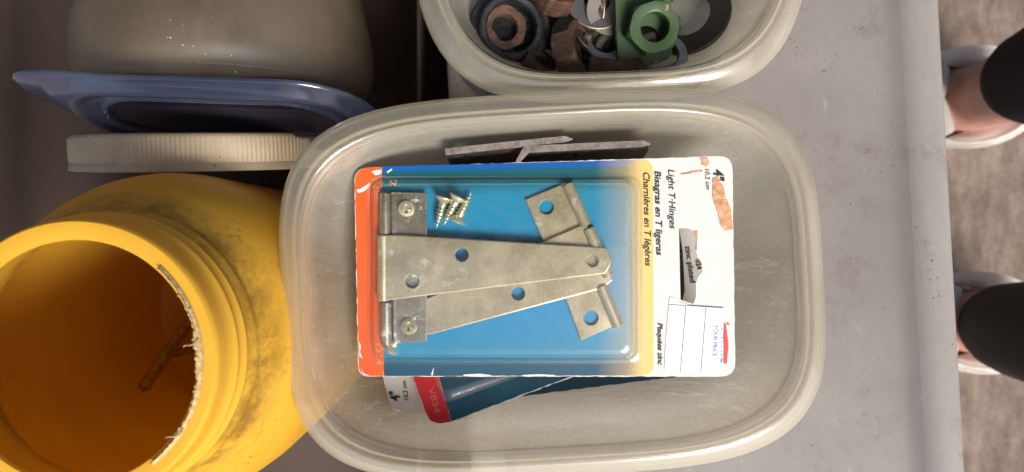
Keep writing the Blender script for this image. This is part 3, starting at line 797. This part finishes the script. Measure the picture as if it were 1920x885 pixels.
# ------------------------------------------------------------------ grey jug
jugM = frame(Vector((-.1420, .0690, .3775)), Vector((1, 0, 0)), Vector((0, 1, .02)))
jug = thing('jug', 'dull grey plastic jug with dark specks lying on its side behind the blue lid', 'jug', jugM)
bm = bmesh.new()
jp = [(.058, .0), (.065, .0015), (.0700, .006), (.0718, .013), (.0712, .025), (.0670, .045), (.0610, .068), (.0540, .092), (.044, .112), (.034, .124), (.029, .129), (.027, .134), (.027, .150), (.0255, .152)]
ji = [(r-.0016, z-.0006) for (r, z) in jp[::-1][1:-2]] + [(.068, .0035)]
lathe(bm, jp+ji, 96, jugM, cap0=True, cap1=True)
m = Mat('dull_grey_hdpe'); f = m.noise(26, None, 6)
col = m.ramp(f, [(.3, lin(88, 77, 64)), (.7, lin(106, 94, 79))])
col = m.mix(m.specks(230, .17), col, lin(54, 46, 36)); col = m.mix(m.ramp(m.noise(40, m.coord((1, 1, .4)), 9, .75), [(.52, (0,)*3), (.7, (.5,)*3)]), col, lin(74, 64, 50)); col = m.mix(m.specks(330, .13, m.coord((1, 1, 1), (.5, .3, .2))), col, lin(214, 208, 190))
b_ = m.pbr(col, .5, 0, .4, m.bump(m.noise(500), .1, .0006)); tr = m.n('BsdfTranslucent'); m.l(col, tr.inputs[0])
obj('body', bm, m.done(m.mixsh(.2, b_, tr.outputs[0])), jug)

# ------------------------------------------------------------------ nuts and washers in the upper tub
hexf = lambda rr, th, z: rr/math.cos((th % (math.pi/3)) - math.pi/6)
def nut_bm(ap, hole, h, m, thread=True, rad=0):
    """hexagon nut, ap = half width across flats"""
    bm = bmesh.new(); seg = 72
    def cham(k): return lambda rr, th, z: min(rr/math.cos((th % (math.pi/3)) - math.pi/6), ap*k)
    rings = []
    def ring(fn, z): rings.append([m @ Vector((fn(2*math.pi*j/seg)*math.cos(2*math.pi*j/seg), fn(2*math.pi*j/seg)*math.sin(2*math.pi*j/seg), z)) for j in range(seg)])
    hx = lambda th: ap/math.cos((th % (math.pi/3)) - math.pi/6)
    ring(lambda th: hole*1.10, 0); ring(lambda th: min(hx(th), ap*1.02), 0)
    ring(lambda th: hx(th), h*.10); ring(lambda th: hx(th), h*.90)
    ring(lambda th: min(hx(th), ap*1.03), h); ring(lambda th: hole*1.12, h)
    n = 30
    for i in range(n+1):
        z = h*(1-i/n)
        ring(lambda th: hole*(1 + (.07*abs(((z/(h/6) - th/(2*math.pi)) % 1.0)-.5)*2 if thread else 0)), z*.96+h*.02)
    loft(bm, rings, close=True)
    return bm
def nut(name, label, pos, axis, ap, hole, h, mat, group, spin=0):
    m = frame(Vector(pos), Vector((math.cos(spin), math.sin(spin), .01)), Vector(axis))
    o = obj(name, nut_bm(ap, hole, h, m), mat, None, m, angle=30)
    return tag(o, label, 'nut', group)
def washer(label, pos, axis, ro, ri, h, mat, group='washers in the tub', split=False, bev=.15):
    m = frame(Vector(pos), Vector((1, .02, .01)), Vector(axis)); bm = bmesh.new()
    b = h*bev
    prof = [(ri, b), (ri+b, 0), (ro-b, 0), (ro, b), (ro, h-b), (ro-b, h), (ri+b, h), (ri, h-b)]
    if not split: lathe(bm, prof, 72, m, close=True)
    else:
        seg = 60; rings = []
        for j in range(seg+1):
            a = R(8) + R(344)*j/seg; rings.append([m @ Vector((r*math.cos(a), r*math.sin(a), z + h*.55*j/seg)) for (r, z) in prof])
        loft(bm, rings, True, True)
    o = obj('lock_washer' if split else 'washer', bm, mat, None, m, angle=35)
    return tag(o, label, 'washer', group)
M_black = rust_mat('black_oxide_steel', lin(28, 29, 30), lin(44, 45, 46), lin(66, 66, 66), .55, 120)
M_rust = rust_mat('rusty_steel', lin(48, 34, 27), lin(74, 55, 44), lin(98, 74, 57), .15, 130)
M_rust2 = rust_mat('orange_rust', lin(50, 34, 25), lin(78, 54, 40), lin(104, 76, 56), .1, 160)
M_steel = steel_mat('bright_steel', lin(184, 175, 160), .32); M_dull = steel_mat('dull_steel', lin(104, 97, 88), .45)
mg = Mat('green_paint'); fg = mg.noise(90, None, 7, .7)
colg = mg.ramp(mg.noise(30, None, 5), [(.3, lin(26, 52, 14)), (.7, lin(42, 75, 22))])
chip = mg.ramp(mg.noise(48, None, 8, .72), [(.60, (0,)*3), (.635, (1,)*3)])
colg = mg.mix(chip, colg, mg.ramp(fg, [(.3, lin(96, 70, 52)), (.7, lin(142, 122, 96))]))
M_green = mg.done(mg.pbr(colg, .55, 0, .4, mg.bump(mg.math('SUBTRACT', 1.0, chip), .4, .0006), .1))
G = 'nuts in the tub'
# large black collar (stepped ring) with a rusty nut down inside
pc = P(951, 52, .428)
m = frame(pc - Vector((0, 0, .006)), Vector((1, 0, 0)), Vector((.16, -.10, 1)))
bm = bmesh.new()
lathe(bm, [(.0118, .001), (.0168, 0), (.0176, .001), (.0178, .007), (.0172, .0078), (.0152, .0082), (.0142, .0092), (.0138, .0118), (.0130, .0124), (.0112, .0122), (.0106, .0112), (.0104, .004), (.0112, .002)], 80, m, close=True)
tag(obj('collar', bm, M_black, None, m, angle=35), 'large black steel collar with a stepped rim at the left end of the tub', 'collar')
nut('nut', 'orange rusty nut sitting inside the black collar', P(941, 56, .4225), (.2, -.12, 1), .0092, .0056, .007, M_rust2, G, .4)
nut('nut', 'brown rusty nut cut off by the top of the photo, beside the collar', P(1032, 2, .424), (.3, .5, .8), .0098, .0058, .009, M_rust2, G, .2)
nut('nut', 'big brown rusty nut on its side between collar and split ring', P(1046, 108, .4270)+Vector((0, 0, 0)), (.93, .22, .28), .0100, .0062, .0095, M_rust, G, .3)
washer('rusty split lock washer standing against the brown nut', P(1080, 96, .4250), (.80, .14, .58), .0132, .0088, .0038, M_rust, 'washers in the tub', True)
# brown square bar end
m = frame(P(1148, 138, .4275), Vector((1, -.12, 0)), Vector((0, -.1, 1))); bm = bmesh.new()
bmesh.ops.create_cube(bm, size=1)
for v in bm.verts: v.co = Vector((v.co.x*.0225, v.co.y*.0115, v.co.z*.010))
bmesh.ops.bevel(bm, geom=bm.edges[:], offset=.0008, segments=2, affect='EDGES'); bm.transform(m)
tag(obj('square_nut', bm, M_rust, None, m), 'flat brown rusty block at the near wall of the tub', 'nut', G)
# bright washers
washer('wide bright steel washer at the top edge of the photo', P(1118, 2, .424), (.10, .16, 1), .0140, .0060, .0022, M_steel)
washer('thin steel washer tilted beneath the wide bright washer', P(1090, 20, .417), (-.75, -.2, .65), .0150, .0082, .0016, M_steel)
washer('bright thick steel ring left of the green nut', P(1134, 84, .4225), (.05, .35, .9), .0100, .0062, .0034, M_steel)
washer('small steel ring seen inside the bright thick ring', P(1138, 94, .4185), (.5, -.3, .8), .0078, .0045, .0020, M_steel)
washer('large dull steel washer leaning on the tub wall right of the green nut', P(1288, 30, .421), (-.42, .25, .87), .0195, .0105, .0024, M_dull)
washer('bright steel ring sticking out below the green nut', P(1234, 112, .4255), (-.05, .42, .9), .0125, .0080, .0042, M_steel)
washer('dark disc added beneath the black collar to fill its hole as shade', P(948, 58, .4205), (0, .02, 1), .0175, .0008, .002, M_black)  # near-solid dark fill, stands in for shade in the collar's hole
washer('black steel washer flat at the bottom of the tub', P(1075, 66, .4160), (0, 0, 1), .020, .010, .002, M_black)
washer('dark steel washer on the bottom beneath the green nut', P(1190, 70, .4150), (0, .03, 1), .021, .010, .002, M_dull)
washer('dark steel washer on the bottom near the rusty block', P(1120, 128, .4195), (.05, .0, 1), .016, .008, .002, M_black)
washer('thin bright washer lying across the wide bright one', P(1140, 22, .4255), (.25, -.1, .96), .0105, .0048, .0014, M_steel)
washer('dull washer half hidden left of the green nut', P(1152, 52, .4205), (-.35, -.2, .9), .0110, .0054, .0018, M_dull)
washer('dull ring leaning between the rusty split ring and the bright ring', P(1104, 66, .4200), (.55, .35, .75), .0105, .0066, .0026, M_dull)
nut('nut', 'small dark nut low between the bright ring and the rusty block', P(1165, 116, .4205), (.2, .4, .9), .0066, .0038, .0055, M_black, G, .1)
nut('nut', 'brown rusty nut tucked between the black collar and the tub wall', P(1002, 128, .4265), (.5, .6, .6), .0072, .0042, .006, M_rust, G, .5)
# green welded nut on a plate
gc = P(1219, 72, .4380); ax = Vector((.06, -.22, 1)).normalized()
gm = frame(gc - ax*.012, Vector((1, .08, 0)), ax)
g = thing('plate_nut', 'green painted nut with chipped paint on a green base plate', 'nut', gm, G)
bm = bmesh.new()
def gp(l): return [gm @ Vector((x, y, z)) for (x, y, z) in l]
o2 = [(-.0126, .020), (-.0126, -.0070), (-.0105, -.0088), (-.006, -.0106), (-.001, -.0114), (.0045, -.0108), (.0090, -.0092), (.0112, -.0072), (.0114, .020)]
hl = [(.0056*math.cos(2*math.pi*i/36), .0056*math.sin(2*math.pi*i/36)) for i in range(36)]
slab(bm, [gp([(x, y, .0048) for (x, y) in o2]), gp([(x, y, .0048) for (x, y) in hl])], [gp([(x, y, 0) for (x, y) in o2]), gp([(x, y, 0) for (x, y) in hl])])
obj('base_plate', bm, M_green, g, smooth=False)
mm = gm @ Matrix.Translation((.0016, .0044, .0049)) @ Matrix.Rotation(.22, 4, 'Z')
obj('hex_nut', nut_bm(.0102, .0060, .0092, mm), M_green, g, angle=30)

# ------------------------------------------------------------------ the person standing at the side
M_skin = simple('skin', lin(188, 138, 122), lin(204, 156, 140), 60, .55, spec=.35)
M_legging = simple('black_leggings', lin(44, 40, 41), lin(54, 50, 50), 900, .9, bump=.3, spec=.2)
M_shoe = simple('white_shoe', lin(218, 214, 204), lin(236, 233, 224), 240, .6, bump=.15)
M_sole = simple('white_sole', lin(206, 210, 208), lin(224, 228, 226), 60, .5)
M_knit = simple('grey_knit', lin(182, 176, 164), lin(208, 202, 190), 700, .85, bump=.5)
FEET = [(.430, .128, 5), (.4375, -.0800, -4)]
pers = thing('person', 'person in black leggings and white slip on shoes standing beside the bin', 'person', (.44, .02, 0))
def leg_pts(x, y):
    return [Vector((x-.005, y, .045)), Vector((x, y, .085)), Vector((x-.004, y, .12)), Vector((x-.008, y, .17)), Vector((x-.012, y, .25)), Vector((x-.018, y*1.02, .33)), Vector((x-.03, y*1.02, .42)), Vector((x-.03, y*1.0, .50)), Vector((x+.03, y*.98, .62)), Vector((x+.10, y*.85, .76)), Vector((x+.16, y*.70, .88))]
bm = bmesh.new(); sk = bm.verts.layers.skin.verify(); root = bm.verts.new((.62, .015, .93))
root[sk].radius = (.11, .12); root[sk].use_root = True
RAD = [.034, .032, .034, .038, .048, .054, .052, .055, .066, .076, .085]
for (x, y, an) in FEET:
    prev = root
    for p, r in zip(leg_pts(x, y)[::-1], RAD[::-1]):
        v = bm.verts.new(p); v[sk].radius = (r, r); bm.edges.new((prev, v)); prev = v
    for (dx, z, r) in ((-.06, .04, .030), (-.13, .028, .024), (-.17, .022, .016)):
        v = bm.verts.new((x+dx, y, z)); v[sk].radius = (r*1.3, r*.8); bm.edges.new((prev, v)); prev = v
me = bpy.data.meshes.new('body'); 
bm.transform(wm(pers).inverted()); bm.to_mesh(me); bm.free(); me.materials.append(M_skin)
body = bpy.data.objects.new('body', me); C.objects.link(body); body.parent = pers
body.modifiers.new('skin', 'SKIN').use_smooth_shade = True
sb = body.modifiers.new('subsurf', 'SUBSURF'); sb.levels = sb.render_levels = 2
# leggings
bm = bmesh.new(); root = None
for k, (x, y, an) in enumerate(FEET):
    k0 = 3 if k == 0 else 2      # the second leg's hem hangs lower
    pts = leg_pts(x, y)[k0:]; rr = [max(r, .037)+.003 + (.001 if k else 0) for r in RAD[k0:]]
    q = [pts[0] + Vector((.001, 0, -.022)), pts[0] + Vector((0, 0, -.020))] + pts; r2 = [rr[0]-.010, rr[0]-.003] + rr
    dense = []; rd = []
    for i in range(len(q)-1):
        for s in range(4):
            f = s/4; dense.append(q[i].lerp(q[i+1], f)); rd.append(r2[i]*(1-f)+r2[i+1]*f)
    dense.append(q[-1] + Vector((.03, -.02*(1 if y > 0 else -1), .06))); rd.append(r2[-1]*1.05)
    tube(bm, dense, rd, 32)
obj('leggings', bm, M_legging, pers, angle=80)
for (x, y, an) in FEET:
    fm = Matrix.Translation((x, y, 0)) @ Matrix.Rotation(R(an), 4, 'Z')
    def fring(xc, w, zb, zt, e=2.4, N=28):
        out = []
        for j in range(N):
            t_ = 2*math.pi*j/N; c, s = math.cos(t_), math.sin(t_); r = (abs(c)**e+abs(s)**e)**(-1/e)
            out.append(fm @ Vector((xc, w*r*c, (zb+zt)/2 + (zt-zb)/2*r*s)))
        return out
    bm = bmesh.new()     # sole: outline of a foot, toe toward the bin
    so = []
    for i in range(48):
        a = 2*math.pi*i/48; cx = math.cos(a); L = .142; xx = -.075 + L*cx
        w = .040 + .011*(-cx)*1.0 - .004*math.cos(2*a); so.append((xx, w*1.12*math.sin(a)*(1 - .10*abs(cx)**6)))
    rings = [[fm @ Vector((xx*k+(-.075)*(1-k), yy*k, z)) for (xx, yy) in so] for (k, z) in ((.93, .001), (1.0, .006), (1.02, .016), (1.0, .027), (.96, .031))]
    loft(bm, rings, True, True); shoe = obj('shoe', bm, M_sole, pers, angle=60)
    bm = bmesh.new()     # upper with an open collar
    ups = []
    for (k, z, ox) in ((.95, .030, 0), (.95, .040, 0), (.90, .052, .004), (.80, .064, .012)):
        ups.append([fm @ Vector((xx*k+(-.075)*(1-k)+ox, yy*k, z)) for (xx, yy) in so])
    col_o = []; col_i = []
    for i in range(48):
        a = 2*math.pi*i/48
        col_o.append(fm @ Vector((-.008+.058*math.cos(a), .047*math.sin(a), .074 + .012*math.cos(a))))
        col_i.append(fm @ Vector((-.006+.052*math.cos(a), .041*math.sin(a), .073 + .012*math.cos(a))))
    low = [fm @ Vector((-.006+.050*math.cos(2*math.pi*i/48), .039*math.sin(2*math.pi*i/48), .045)) for i in range(48)]
    mid = [(ups[-1][i]*.45 + col_o[i]*.55) for i in range(48)]
    loft(bm, ups + [mid, col_o, col_i, low]); obj('upper', bm, M_shoe, shoe, angle=70)
    bm = bmesh.new()
    tube(bm, [fm @ Vector((-.050, .030*math.sin(t_), .076+.006*math.cos(t_))) - Vector((abs(math.sin(t_))*-.010, 0, 0)) for t_ in [(-1.4+2.8*i/12) for i in range(13)]], (.010, .006), 12)
    obj('tongue', bm, M_knit, shoe)
